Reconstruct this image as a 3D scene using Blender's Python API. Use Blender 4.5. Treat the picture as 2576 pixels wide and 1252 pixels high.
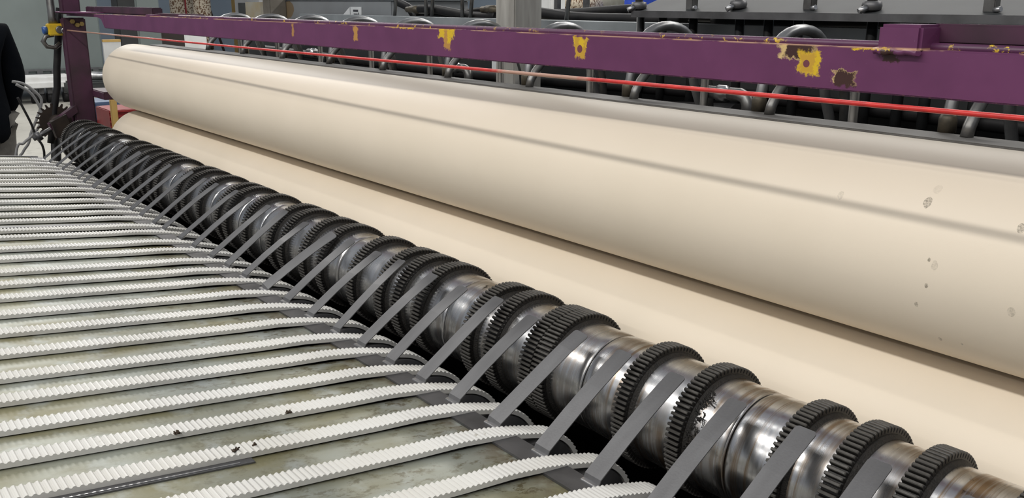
import bpy, bmesh, math, random
from mathutils import Vector, Matrix
random.seed(7)
for o in list(bpy.data.objects): bpy.data.objects.remove(o)
scene = bpy.context.scene
COL = scene.collection
H = 1.6                                   # eye height; all z below are relative to the eye

# ------------------------------------------------------------------ camera
FPX = 2273.0
RX = Vector((0.61897, -0.20854425, 0.75722218))      # machine axis (to the right, nearer)
RY = Vector((0.7854005, 0.15856363, -0.59833405))    # across the machine (away)
RZ = Vector((0.00471123, 0.9650735, 0.26193689))     # up
cam_d = bpy.data.cameras.new('camera'); cam = bpy.data.objects.new('camera', cam_d); COL.objects.link(cam)
cam_d.sensor_width = 36.0; cam_d.lens = 36.0 * FPX / 2576.0; cam_d.clip_start = 0.02; cam_d.clip_end = 200
cam.matrix_world = Matrix(((RX.x, RX.y, RX.z, 0), (RY.x, RY.y, RY.z, 0), (RZ.x, RZ.y, RZ.z, H), (0, 0, 0, 1)))
scene.camera = cam

# ------------------------------------------------------------------ world, lights, exposure
world = bpy.data.worlds.new('world'); scene.world = world; world.use_nodes = True
bg = world.node_tree.nodes['Background']
bg.inputs[0].default_value = (0.86, 0.91, 1.0, 1); bg.inputs[1].default_value = 0.28
def tube_light(name, x, y, z, lx, ly, watts, col=(1.0, 0.97, 0.92)):
    d = bpy.data.lights.new(name, 'AREA'); d.shape = 'RECTANGLE'; d.size = lx; d.size_y = ly
    d.energy = watts; d.color = col
    o = bpy.data.objects.new(name, d); COL.objects.link(o); o.location = (x, y, z + H)
    return o
tube_light('ceiling_tubes_front', -1.6, 0.42, 2.7, 7.5, 0.10, 16)
tube_light('ceiling_tubes_aisle', -0.9, -1.9, 2.9, 9.4, 0.28, 262)
tube_light('ceiling_tubes_low', -1.6, -5.2, 2.9, 8.0, 0.14, 110)
tube_light('ceiling_tubes_far', -13.0, 2.5, 3.6, 10.0, 0.3, 420)
tube_light('ceiling_tubes_back', -4.0, 6.0, 3.4, 12.0, 0.3, 420)
vs = scene.view_settings
vs.view_transform = 'Standard'; vs.look = 'None'; vs.gamma = 1.0; vs.use_curve_mapping = False
vs.exposure = 0.12

# ------------------------------------------------------------------ helpers
def ray(u, v):
    c = Vector((u - 1288.0, -(v - 626.0), -FPX)); return Vector((RX.dot(c), RY.dot(c), RZ.dot(c)))
def aX(u, v, X): r = ray(u, v); return r * (X / r.x)
def aY(u, v, Y): r = ray(u, v); return r * (Y / r.y)
def aZ(u, v, Z): r = ray(u, v); return r * (Z / r.z)

def tag(o, label=None, cat=None, group=None, kind=None):
    if label: o['label'] = label
    if cat: o['category'] = cat
    if group: o['group'] = group
    if kind: o['kind'] = kind
    return o
def empty(name, loc, label=None, cat=None, group=None, kind=None):
    o = bpy.data.objects.new(name, None); COL.objects.link(o)
    o.location = (loc[0], loc[1], loc[2] + H); o.empty_display_size = 0.05
    return tag(o, label, cat, group, kind)
def wloc(o):
    v = Vector(o.location); p = o.parent
    while p: v += Vector(p.location); p = p.parent
    return v
class MB:
    def __init__(s): s.v = []; s.f = []; s.sm = []
    def add(s, vs_, fs, smooth=False):
        n = len(s.v); s.v += [tuple(p) for p in vs_]
        for f in fs: s.f.append(tuple(i + n for i in f)); s.sm.append(smooth)
        return s
    def hexa(s, p):      # p: 8 points, bottom 4 ccw then top 4
        return s.add(p, [(3, 2, 1, 0), (4, 5, 6, 7), (0, 1, 5, 4), (1, 2, 6, 5), (2, 3, 7, 6), (3, 0, 4, 7)])
    def box(s, x0, x1, y0, y1, z0, z1):
        return s.hexa([(x0, y0, z0), (x1, y0, z0), (x1, y1, z0), (x0, y1, z0), (x0, y0, z1), (x1, y0, z1), (x1, y1, z1), (x0, y1, z1)])
    def cbox(s, c, d): return s.box(c[0]-d[0]/2, c[0]+d[0]/2, c[1]-d[1]/2, c[1]+d[1]/2, c[2]-d[2]/2, c[2]+d[2]/2)
    def bbox(s, x0, x1, y0, y1, z0, z1, b):    # box with bevelled edges
        bm = bmesh.new(); bmesh.ops.create_cube(bm, size=1)
        for v in bm.verts: v.co = Vector(((x0+x1)/2 + v.co.x*(x1-x0), (y0+y1)/2 + v.co.y*(y1-y0), (z0+z1)/2 + v.co.z*(z1-z0)))
        bmesh.ops.bevel(bm, geom=list(bm.edges), offset=b, segments=2, affect='EDGES')
        bm.verts.index_update()
        s.add([v.co for v in bm.verts], [[v.index for v in f.verts] for f in bm.faces]); bm.free(); return s
    def tube(s, path, r, n=10, caps=True):
        path = [Vector(p) for p in path]; rs = r if isinstance(r, (list, tuple)) else [r]*len(path)
        base = len(s.v); prev = None; vs_ = []; fs = []
        for i, p in enumerate(path):
            t = (path[min(i+1, len(path)-1)] - path[max(i-1, 0)]).normalized()
            if prev is None:
                a = Vector((0, 0, 1)) if abs(t.z) < .9 else Vector((1, 0, 0)); u = t.cross(a).normalized()
            else: u = (prev - t * prev.dot(t)).normalized()
            prev = u; w = t.cross(u)
            for k in range(n):
                a = 2*math.pi*k/n; vs_.append(p + (u*math.cos(a) + w*math.sin(a))*rs[i])
        for i in range(len(path)-1):
            for k in range(n):
                fs.append((i*n+k, i*n+(k+1) % n, (i+1)*n+(k+1) % n, (i+1)*n+k))
        s.add(vs_, fs, True)
        if caps:
            s.f.append(tuple(base+k for k in reversed(range(n)))); s.sm.append(False)
            m = base+(len(path)-1)*n; s.f.append(tuple(m+k for k in range(n))); s.sm.append(False)
        return s
    def latheX(s, prof, cy, cz, n=32, smooth=True, caps=True):   # prof: (x, r)
        vs_ = []; fs = []; base = len(s.v)
        for x, r in prof:
            for k in range(n):
                a = 2*math.pi*k/n; vs_.append((x, cy + r*math.cos(a), cz + r*math.sin(a)))
        for i in range(len(prof)-1):
            for k in range(n): fs.append((i*n+k, i*n+(k+1) % n, (i+1)*n+(k+1) % n, (i+1)*n+k))
        s.add(vs_, fs, smooth)
        if caps:
            s.f.append(tuple(base+k for k in reversed(range(n)))); s.sm.append(False)
            m = base+(len(prof)-1)*n; s.f.append(tuple(m+k for k in range(n))); s.sm.append(False)
        return s
    def latheZ(s, prof, cx, cy, n=20):      # prof: (z, r)
        t = MB(); t.latheX([(z, r) for z, r in prof], 0, 0, n)
        return s.add([(cx + p[1], cy + p[2], p[0]) for p in t.v], t.f, True)
    def prism(s, poly, d):     # polygon of 3D points extruded by vector d
        n = len(poly); d = Vector(d); a = [Vector(p) for p in poly]
        fs = [tuple(reversed(range(n))), tuple(range(n, 2*n))] + [(i, (i+1) % n, n+(i+1) % n, n+i) for i in range(n)]
        return s.add(a + [p + d for p in a], fs)
    def mesh(s, name, off=(0, 0, 0), recalc=True):
        m = bpy.data.meshes.new(name)
        m.from_pydata([(p[0]-off[0], p[1]-off[1], p[2]+H-off[2]) for p in s.v], [], s.f)
        m.polygons.foreach_set('use_smooth', s.sm)
        if recalc:
            bm = bmesh.new(); bm.from_mesh(m); bmesh.ops.recalc_face_normals(bm, faces=bm.faces); bm.to_mesh(m); bm.free()
        m.update(); return m
    def build(s, name, mat, parent=None, label=None, cat=None, group=None, kind=None, edge=True):
        off = wloc(parent) if parent else (0, 0, 0)
        m = s.mesh(name, off); m.materials.append(mat)
        o = bpy.data.objects.new(name, m); COL.objects.link(o); o.parent = parent
        return tag(o, label, cat, group, kind)

# ------------------------------------------------------------------ materials
MATS = {}
class NT:
    def __init__(s, name):
        s.m = bpy.data.materials.new(name); s.m.use_nodes = True; s.t = s.m.node_tree
        s.b = s.t.nodes['Principled BSDF']; g = s.t.nodes.new('ShaderNodeNewGeometry'); s.pos = g.outputs['Position']
    def n(s, kind, **kw):
        x = s.t.nodes.new(kind)
        for k, v in kw.items(): setattr(x, k, v)
        return x
    def L(s, a, b): s.t.links.new(a, b)
    def put(s, sock, v):
        if hasattr(v, 'links'): s.L(v, sock)
        else: sock.default_value = v
    def math(s, op, a, b=None, c=None):
        x = s.n('ShaderNodeMath', operation=op); s.put(x.inputs[0], a)
        if b is not None: s.put(x.inputs[1], b)
        if c is not None: s.put(x.inputs[2], c)
        return x.outputs[0]
    def noise(s, scale, vec=None, detail=3, rough=.55, stretch=None):
        v = vec or s.pos
        if stretch:
            x = s.n('ShaderNodeVectorMath', operation='MULTIPLY'); s.L(v, x.inputs[0]); x.inputs[1].default_value = stretch; v = x.outputs[0]
        x = s.n('ShaderNodeTexNoise'); x.inputs['Scale'].default_value = scale; x.inputs['Detail'].default_value = detail
        x.inputs['Roughness'].default_value = rough; s.L(v, x.inputs['Vector']); return x.outputs[0]
    def ramp(s, f, a, b, c0=0., c1=1.):
        x = s.n('ShaderNodeMapRange'); s.L(f, x.inputs[0]); x.inputs[1].default_value = a; x.inputs[2].default_value = b
        x.inputs[3].default_value = c0; x.inputs[4].default_value = c1; return x.outputs[0]
    def mix(s, f, a, b):
        x = s.n('ShaderNodeMix', data_type='RGBA'); s.put(x.inputs[0], f)
        for i, c in ((6, a), (7, b)): s.put(x.inputs[i], c if hasattr(c, 'links') else (*c, 1))
        return x.outputs[2]
    def sep(s):
        x = s.n('ShaderNodeSeparateXYZ'); s.L(s.pos, x.inputs[0]); return x.outputs
    def bump(s, h, strength, dist=.01):
        x = s.n('ShaderNodeBump'); x.inputs['Strength'].default_value = strength; x.inputs['Distance'].default_value = dist
        s.L(h, x.inputs['Height']); s.L(x.outputs[0], s.b.inputs['Normal'])
    def spot(s, c, r, wob, wscale):   # 1 inside an irregular blob around point c (radii r)
        d = s.n('ShaderNodeVectorMath', operation='SUBTRACT'); s.L(s.pos, d.inputs[0]); d.inputs[1].default_value = (c[0], c[1], c[2]+H)
        e = s.n('ShaderNodeVectorMath', operation='DIVIDE'); s.L(d.outputs[0], e.inputs[0]); e.inputs[1].default_value = r
        l = s.n('ShaderNodeVectorMath', operation='LENGTH'); s.L(e.outputs[0], l.inputs[0])
        q = s.math('MULTIPLY_ADD', wscale, wob, l.outputs[1]); return s.ramp(q, .98+wob*.5, 1.02+wob*.5, 1, 0)
    def rect(s, axes, c, r, wob, nz, soft=.03):   # irregular rectangle: axes two separated sockets
        a = s.math('DIVIDE', s.math('ABSOLUTE', s.math('SUBTRACT', axes[0], c[0])), r[0])
        b = s.math('DIVIDE', s.math('ABSOLUTE', s.math('SUBTRACT', axes[1], c[1])), r[1])
        q = s.math('MULTIPLY_ADD', nz, wob, s.math('MAXIMUM', a, b)); return s.ramp(q, 1-soft+wob*.5, 1+soft+wob*.5, 1, 0)
    def done(s, col, rough=.5, metal=0., spec=None):
        s.put(s.b.inputs['Base Color'], col if hasattr(col, 'links') else (*col, 1))
        s.put(s.b.inputs['Roughness'], rough); s.put(s.b.inputs['Metallic'], metal)
        if spec is not None: s.b.inputs['Specular IOR Level'].default_value = spec
        return s.m
def simple(name, c1, rough=.5, metal=0., c2=None, scale=12., lo=.35, hi=.7, bump=0., bscale=120., spec=None, stretch=None):
    if name in MATS: return MATS[name]
    t = NT(name); c2 = c2 or tuple(x*.72 for x in c1)
    f = t.ramp(t.noise(scale, detail=4, stretch=stretch), lo, hi); col = t.mix(f, c1, c2)
    if bump: t.bump(t.noise(bscale), bump, .004)
    MATS[name] = t.done(col, rough, metal, spec); return MATS[name]

steel = simple('brushed_steel', (.165, .165, .169), .47, .6, (.125, .125, .128), 30, bump=.05, bscale=300, stretch=(1, .2, .2))
dark_steel = simple('dark_steel_plate', (.13, .13, .135), .45, .6, (.07, .07, .072), 14)
upr = simple('weathered_upright', (.085, .08, .072), .45, .6, (.04, .038, .034), 16)
galv = simple('galvanised_pipe', (.20, .20, .195), .38, .8, (.10, .095, .09), 16)
hoop_pipe = simple('grey_hoop_pipe', (.34, .345, .35), .33, .75, (.17, .17, .17), 10)
brass_dull = simple('tarnished_coupling', (.12, .10, .07), .5, .6, (.05, .045, .035), 30)
black_rub = simple('black_rubber', (.008, .008, .009), .55, 0, (.016, .015, .015), 20, spec=.25)
rusty = simple('rusty_brown_steel', (.035, .024, .018), .6, .3, (.018, .013, .011), 20)
grime = simple('black_grime', (.008, .007, .006), .7, 0, (.02, .017, .014), 90, bump=.6, bscale=400)
gap_black = simple('gap_shade_black', (.006, .006, .006), .55, 0, (.014, .013, .012), 20)  # near-black colour stands in for the shade inside the gaps
grey_paint = simple('grey_machine_paint', (.30, .33, .35), .5, .1, (.20, .22, .23), 5, bump=.05)
grey_green = simple('grey_green_panel', (.165, .195, .19), .6, 0, (.135, .16, .155), 1.2)
dark_body = simple('dark_machine_body', (.022, .024, .025), .55, .2, (.04, .042, .043), 3)
sill_mat = simple('grey_sill', (.13, .125, .118), .55, .2, (.085, .08, .075), 8)
white_paint = simple('white_board', (.74, .75, .75), .5, 0, (.62, .62, .6), 4)
wood = simple('yellow_wood', (.58, .38, .12), .6, 0, (.46, .29, .09), 6)
blue_bin = simple('blue_plastic', (.08, .13, .22), .5, 0, (.05, .08, .15), 5)
red_bin = simple('red_plastic', (.27, .02, .02), .45, 0, (.19, .013, .013), 6)
yellow_pl = simple('yellow_switch_plastic', (.72, .50, .02), .4, 0, (.55, .36, .02), 20)
blue_cap = simple('blue_cap_plastic', (.03, .10, .33), .4)
dark_cloth = simple('black_fleece', (.0035, .0045, .0065), .95, 0, (.005, .006, .008), 20, bump=.3, bscale=200, spec=.05)
trouser = simple('grey_trousers', (.15, .142, .128), .9, 0, (.11, .104, .094), 30, bump=.3, bscale=200)
skin = simple('skin', (.45, .27, .19), .55)
hair_m = simple('dark_hair', (.02, .015, .012), .7)
chrome = simple('chrome_fitting', (.55, .55, .56), .3, .9, (.35, .35, .35), 25)
cable_grey = simple('grey_cable', (.22, .22, .22), .5)
carpet_m = simple('patterned_carpet', (.62, .54, .42), .9, 0, (.16, .09, .05), 26, .5, .56)
carpet_dark = simple('dark_carpet', (.02, .016, .014), .95, 0, (.05, .03, .025), 20)
cream_roll = simple('cream_carpet_back', (.66, .62, .50), .85, 0, (.55, .50, .38), 8)
paper = simple('paper_label', (.72, .74, .74), .6, 0, (.6, .62, .63), 8)
ink = simple('label_ink', (.05, .05, .06), .6)
pants_shoe = simple('black_shoe', (.01, .01, .01), .5)

# cream roller covering with a few real dirt marks
t = NT('cream_roller_rubber')
nz = t.noise(60, detail=5); col = t.mix(t.ramp(t.noise(3.), .3, .75), (.80, .705, .575), (.75, .66, .53))
def roll_hit(u, v):
    r = ray(u, v); a = r.y**2+r.z**2; b = -(r.y*1.298+r.z*-.343); c_ = 1.298**2+.343**2-.1515**2
    return r*((-b-math.sqrt(b*b-a*c_))/a)
fine_n = t.noise(420, detail=5, rough=.7)
for u, v, rx, k in ((2333, 510, .0075, .8), (2337, 654, .0028, 1.), (2350, 668, .006, .3), (2330, 718, .0032, .9), (2568, 575, .006, .7), (2305, 765, .003, .6), (2365, 852, .004, .6), (2545, 785, .006, .4), (2420, 865, .002, .6), (2115, 490, .006, .25), (2360, 475, .007, .18)):
    c = roll_hit(u, v); rx *= .75; k *= .9
    f = t.spot(c, (rx, rx*1.3, rx*1.5), 1.4, nz); f = t.math('MULTIPLY', f, t.ramp(fine_n, .40, .60, .25, 1.))
    col = t.mix(t.math('MULTIPLY', f, k), col, (.11, .09, .06))
t.bump(t.noise(500), .03, .002)
roller_m = t.done(col, .46, 0, .35)

# white ribbed belt
t = NT('white_belt_urethane')
nz = t.noise(40, detail=5, rough=.7)
col = t.mix(t.ramp(t.noise(5.), .35, .75), (.60, .595, .572), (.54, .528, .49))
col = t.mix(t.math('MULTIPLY', t.ramp(nz, .66, .74), .6), col, (.20, .17, .11))
belt_m = t.done(col, .42, 0, .4)

# zinc bed panel: greenish grey, mottled, browner and speckled towards the roller end
t = NT('stained_zinc_bed')
s = t.sep(); a = t.noise(7., detail=4, stretch=(1, .45, 1)); b = t.noise(70., detail=5, rough=.75, stretch=(1, .6, 1)); c = t.noise(16., detail=4)
col = t.mix(t.ramp(a, .40, .62), (.262, .280, .245), (.19, .178, .098))
col = t.mix(t.ramp(c, .52, .74), col, (.335, .362, .348))
edge = t.ramp(s[1], .25, .78)
sp = t.math('MULTIPLY', t.ramp(b, .52, .60), t.math('MULTIPLY_ADD', edge, .75, .22))
col = t.mix(t.math('MULTIPLY', sp, t.ramp(c, .34, .5)), col, (.085, .07, .03))
rim = t.math('MULTIPLY', t.ramp(s[1], .69, .765), t.ramp(t.noise(30, detail=4), .40, .62))
col = t.mix(rim, col, (.11, .085, .05))
t.bump(b, .12, .002)
bed_m = t.done(col, t.ramp(a, .3, .7, .34, .55), .25)

# toothed ring rubber: black in the roots, worn grey on the tooth tops
t = NT('black_toothed_ring'); s = t.sep()
rr = t.math('SQRT', t.math('ADD', t.math('POWER', t.math('SUBTRACT', s[1], 1.035), 2), t.math('POWER', t.math('SUBTRACT', s[2], H-.6313), 2)))
top = t.ramp(rr, .1008, .1036)
nz = t.ramp(t.noise(70, detail=4), .3, .7, .55, 1.)
col = t.mix(t.math('MULTIPLY', top, nz), (.010, .009, .008), (.085, .08, .072))
t.bump(t.noise(300), .25, .002)
ring_m = t.done(col, .5, 0, .4)

# polished sleeve with brown oil streaks round it
t = NT('polished_sleeve_steel'); s = t.sep()
st = t.noise(1., detail=5, rough=.65, stretch=(95, 2.2, 2.2)); bl = t.noise(9., detail=4)
oil = t.math('MULTIPLY', t.ramp(st, .46, .60), t.ramp(bl, .40, .58))
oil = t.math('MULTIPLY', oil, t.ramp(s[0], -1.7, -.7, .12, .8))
col = t.mix(t.ramp(st, .3, .7), (.66, .66, .665), (.47, .47, .475))
col = t.mix(oil, col, (.27, .155, .05))
dk = t.math('MULTIPLY', t.ramp(t.noise(26., detail=5, rough=.7), .64, .72), t.ramp(bl, .4, .6))
col = t.mix(dk, col, (.05, .04, .03))
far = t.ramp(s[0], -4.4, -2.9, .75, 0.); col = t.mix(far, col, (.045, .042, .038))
t.bump(t.noise(6., detail=2, stretch=(10, 1, 1)), .04, .006)
sleeve_m = t.done(col, t.ramp(st, .3, .75, .20, .36), 1.)

# purple frame paint with chips down to old yellow paint and rust
def purple_mat():
    t = NT('chipped_purple_paint'); s = t.sep(); z = t.math('SUBTRACT', s[2], H)
    n1 = t.noise(90, detail=5, rough=.65); n2 = t.noise(14, detail=4); n3 = t.noise(300, detail=3)
    col = t.mix(t.ramp(n2, .35, .7), (.135, .036, .105), (.11, .028, .086))
    yel = (.66, .44, .02); tan = (.46, .24, .06); rust = (.045, .018, .015); cream = (.62, .45, .20)
    KK = 1.12/1.19
    dv = t.n('ShaderNodeTexNoise'); dv.inputs['Scale'].default_value = 75; dv.inputs['Detail'].default_value = 6; dv.inputs['Roughness'].default_value = .72; t.L(t.pos, dv.inputs['Vector'])
    ds = t.n('ShaderNodeSeparateColor'); t.L(dv.outputs[1], ds.inputs[0])
    ax = (t.math('MULTIPLY_ADD', t.math('SUBTRACT', ds.outputs[0], .5), .034, s[0]), t.math('MULTIPLY_ADD', t.math('SUBTRACT', ds.outputs[1], .5), .026, z))
    def R(c, r, w, colr, nzz=n1, k=1.):
        nonlocal col
        c = (c[0]*KK, c[1]*KK); r = (r[0]*KK, r[1]*KK); f = t.rect(ax, c, r, w*.5, nzz, .10); col = t.mix(t.math('MULTIPLY', f, k) if k < 1 else f, col, colr)
    ocher = (.53, .315, .035)
    def D(c, r):
        nonlocal col
        f = t.spot((c[0]*KK, 1.12, c[1]*KK), (r, 1., r), .25, n1); col = t.mix(f, col, (.16, .045, .06))
    R((-2.555, -.079), (.007, .018), .9, tan, k=.8); R((-2.175, -.078), (.011, .017), 1.0, tan)
    R((-1.95, -.0565), (.06, .0022), 1.2, yel)
    R((-1.752, -.066), (.030, .011), 1.4, yel); R((-1.748, -.080), (.012, .022), 1.3, tan); R((-1.742, -.072), (.006, .014), 1., yel)
    R((-1.30, -.069), (.019, .008), .9, yel); R((-1.300, -.080), (.0145, .019), .8, ocher); R((-1.297, -.072), (.007, .009), 1., yel); D((-1.301, -.0825), .0068)
    R((-.822, -.066), (.030, .012), 1.1, cream); R((-.818, -.064), (.024, .012), 1.0, rust)
    R((-.799, -.083), (.0185, .0165), .6, yel); R((-.802, -.083), (.0125, .0145), .5, ocher); D((-.803, -.084), .0052)
    R((-.740, -.1015), (.0175, .0100), 1.3, cream); R((-.739, -.103), (.016, .0105), 1.2, rust)
    R((-.672, -.066), (.012, .010), 1.1, rust); R((-.700, -.0575), (.03, .0018), 1.0, yel)
    topedge = t.math('MULTIPLY', t.ramp(t.math('ABSOLUTE', t.math('SUBTRACT', z, -.0532)), .0006, .0022, 1, 0), t.ramp(n2, .42, .52))
    col = t.mix(topedge, col, (.50, .30, .20))
    botedge = t.math('MULTIPLY', t.ramp(z, -.1125, -.1097, 1, 0), t.ramp(n1, .52, .62))
    botedge = t.math('MULTIPLY', botedge, t.ramp(z, -.118, -.117))
    col = t.mix(botedge, col, (.34, .17, .16))
    col = t.mix(t.math('MULTIPLY', t.ramp(n3, .70, .76), .6), col, (.30, .16, .24))
    return t.done(col, .42, 0, .45)
purple = purple_mat()
t = NT('chipped_purple_rail'); n1 = t.noise(70, detail=5, rough=.7); n2 = t.noise(6, detail=3)
col = t.mix(t.ramp(n2, .3, .7), (.095, .024, .075), (.065, .017, .05))
col = t.mix(t.math('MULTIPLY', t.ramp(n1, .58, .62), t.ramp(n2, .44, .52)), col, (.62, .42, .03))
rail_m = t.done(col, .4, 0, .5)
purple_dark = simple('purple_paint_grimy', (.065, .018, .045), .5, 0, (.03, .012, .02), 9)

t = NT('red_pull_cord'); s = t.sep(); n1 = t.noise(60, detail=4); n2 = t.noise(5, detail=2)
col = t.mix(t.ramp(n1, .35, .7), (.62, .025, .02), (.42, .02, .02))
worn = t.math('MAXIMUM', t.ramp(s[0], -4.0, -3.2, 1, 0), t.rect((s[0], s[2]), (-1.21, H), (.12, 3), .8, n1, .2))
col = t.mix(worn, col, (.42, .24, .18)); cord_m = t.done(col, .4)

t = NT('concrete_floor'); a = t.noise(.8, detail=5); b = t.noise(9, detail=5)
col = t.mix(t.ramp(a, .3, .7), (.40, .39, .35), (.30, .29, .26)); col = t.mix(t.ramp(b, .55, .75), col, (.24, .23, .21)); floor_m = t.done(col, .55)
wall_m = simple('pale_blue_wall', (.40, .47, .54), .8, 0, (.36, .43, .50), .8)
wall_w = simple('white_wall', (.62, .66, .70), .8, 0, (.55, .6, .64), .8)

# ------------------------------------------------------------------ setting
MB().box(-26, 8, -8, 14, -1.75, -1.6).build('floor', floor_m, label='grey concrete factory floor', kind='structure')
MB().box(-26.2, -26, -8, 14, -1.6, 4.4).build('wall_left', wall_m, label='pale blue far end wall', kind='structure')
MB().box(-26, 8, 14, 14.2, -1.6, 4.4).build('wall_back', wall_m, label='pale blue long back wall', kind='structure')

# ------------------------------------------------------------------ cream press rollers
RY0, RU, RL, RR = 1.298, -.343, -.653, .1515
def roller(name, z, lab):
    e = empty(name, (-2, RY0, z), lab, 'roller')
    x0, x1, f = -4.545, .62, .012
    MB().latheX([(x0, RR-.05), (x0, RR-f), (x0+f*.3, RR-f*.3), (x0+f, RR)] + [(x0+f+(x1-x0-2*f)*i/40, RR) for i in range(1, 40)] + [(x1-f, RR), (x1, RR-f), (x1, RR-.05)], RY0, z, 96).build('roller_cover', roller_m, e)
    MB().latheX([(x0-.14, .03), (x0+.01, .03)], RY0, z, 20).build('journal', dark_steel, e)
    MB().latheX([(x1-.01, .03), (x1+.14, .03)], RY0, z, 20).build('journal', dark_steel, e)
roller('press_roller', RU, 'upper cream press roller, crossed by the thin cord shadow under the purple beam')
roller('press_roller', RL, 'lower cream press roller tucked between upper roller and toothed roller')

# ------------------------------------------------------------------ toothed roller
GY, GZ, GR = 1.035, -.6313, .1044
troll = empty('toothed_roller', (-2, GY, GZ), 'polished steel roller wearing many black toothed rubber rings', 'roller')
u_ = [-.481,-.569,-.651,-.817,-.93,-1.174,-1.289,-1.354,-1.551,-1.626,-1.705,-1.832,-1.99,-2.077,-2.222,-2.293,-2.471,-2.624,-2.692,-2.843,-2.996,-3.091,-3.311,-3.39,-3.49,-3.606,-3.727,-3.865,-4.101,-4.328,-4.456,-4.627,-4.747]
v_ = [-.469,-.557,-.639,-.81,-.923,-1.153,-1.254,-1.327,-1.493,-1.583,-1.641,-1.765,-1.929,-2.023,-2.129,-2.202,-2.364,-2.49,-2.565,-2.717,-2.824,-2.883,-3.074,-3.146,-3.22,-3.319,-3.446,-3.569,-3.78,-3.951,-4.073,-4.2,-4.317]
ring_x = [a*.5+b*.5 for a, b in zip(u_, v_)]
ring_x.insert(5, ring_x[5]+.0345)                       # the double ring
ring_x = [.10, -.02, -.14, -.25, -.36] + ring_x
RW = .0265
NTH = 78
def ring_mesh(RW):
    out = []; rin = .0893; rt = .0968
    for k in range(NTH):
        a0 = 2*math.pi*k/NTH; p = 2*math.pi/NTH
        for da, r in ((-.36, rt), (-.27, GR-.0012), (-.17, GR), (.17, GR), (.27, GR-.0012), (.36, rt)): out.append((a0+da*p, r))
    n = len(out); vs_ = []; b = .0012
    for x, dr in ((0, -b), (b, 0), (RW-b, 0), (RW, -b)):
        for a, r in out: vs_.append((x, (r+dr)*math.cos(a), (r+dr)*math.sin(a)))
    fs = []
    for j in range(3):
        for i in range(n): fs.append((j*n+i, j*n+(i+1) % n, (j+1)*n+(i+1) % n, (j+1)*n+i))
    m0 = len(vs_)
    for x in (0, RW):
        for a, r in out: vs_.append((x, rin*math.cos(a), rin*math.sin(a)))
    for i in range(n):
        fs.append((i, m0+i, m0+(i+1) % n, (i+1) % n)); fs.append((3*n+i, 3*n+(i+1) % n, m0+n+(i+1) % n, m0+n+i))
    m = bpy.data.meshes.new('toothed_ring'); m.from_pydata(vs_, [], fs)
    bm = bmesh.new(); bm.from_mesh(m); bmesh.ops.recalc_face_normals(bm, faces=bm.faces); bm.to_mesh(m); bm.free()
    m.materials.append(ring_m); return m
RMN, RMF = ring_mesh(.0265), ring_mesh(.033)
gm = MB().latheX([(0, .0893), (0, .0945), (.003, .0935), (.0045, .0915), (.007, .0900), (.008, .0893)], 0, 0, 40); gm = gm.mesh('grime_bead', (0, 0, H)); gm.materials.append(grime)
for x in ring_x:
    near = x > -1.0
    o = bpy.data.objects.new('toothed_ring', RMN if near else RMF); COL.objects.link(o); o.parent = troll
    o.location = (x+2, 0, 0); o.rotation_euler = (random.uniform(0, .1), random.uniform(-.012, .012), random.uniform(-.012, .012))
    g = bpy.data.objects.new('grime_bead', gm); COL.objects.link(g); g.parent = o; g.location = ((.0255 if near else .032), 0, 0); g.rotation_euler = (random.uniform(0, 6), 0, 0)
# sleeves between the rings, each a slightly crowned steel shell
xs = sorted(ring_x); edges = []
for i in range(len(xs)-1):
    a, b = xs[i]+RW*.5, xs[i+1]+RW*.5
    k = 2 if b-a > .135 else 1
    for j in range(k): edges.append((a+(b-a)*j/k, a+(b-a)*(j+1)/k))
edges.append((xs[-1]+RW*.5, .45)); edges.insert(0, (-4.56, xs[0]+RW*.5))
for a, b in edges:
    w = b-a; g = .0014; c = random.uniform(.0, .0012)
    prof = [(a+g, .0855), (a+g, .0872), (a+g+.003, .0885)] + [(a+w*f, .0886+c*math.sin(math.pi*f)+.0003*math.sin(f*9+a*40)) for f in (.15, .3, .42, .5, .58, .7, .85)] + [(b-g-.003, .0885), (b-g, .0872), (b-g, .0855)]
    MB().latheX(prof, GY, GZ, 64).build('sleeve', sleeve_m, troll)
MB().latheX([(-4.75, .024), (.6, .024)], GY, GZ, 24).build('shaft', dark_steel, troll)
MB().latheX([(-4.565, .084), (.45, .084)], GY, GZ, 40).build('core_tube', grime, troll)

mb = MB()
for k in range(60):
    a = math.radians(random.uniform(115, 175)); x = -.782+random.uniform(-.004, .010); p = Vector((x, GY+.092*math.cos(a), GZ+.092*math.sin(a))); pts = [p]
    for j in range(4): p = p + Vector((random.uniform(-.003, .007), random.uniform(-.003, .002), random.uniform(-.008, .003))); pts.append(p)
    mb.tube(pts, [.0012, .001, .0009, .0006, .0004], 4)
mb.build('fibre_tuft', grime, troll, kind='stuff')
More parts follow.
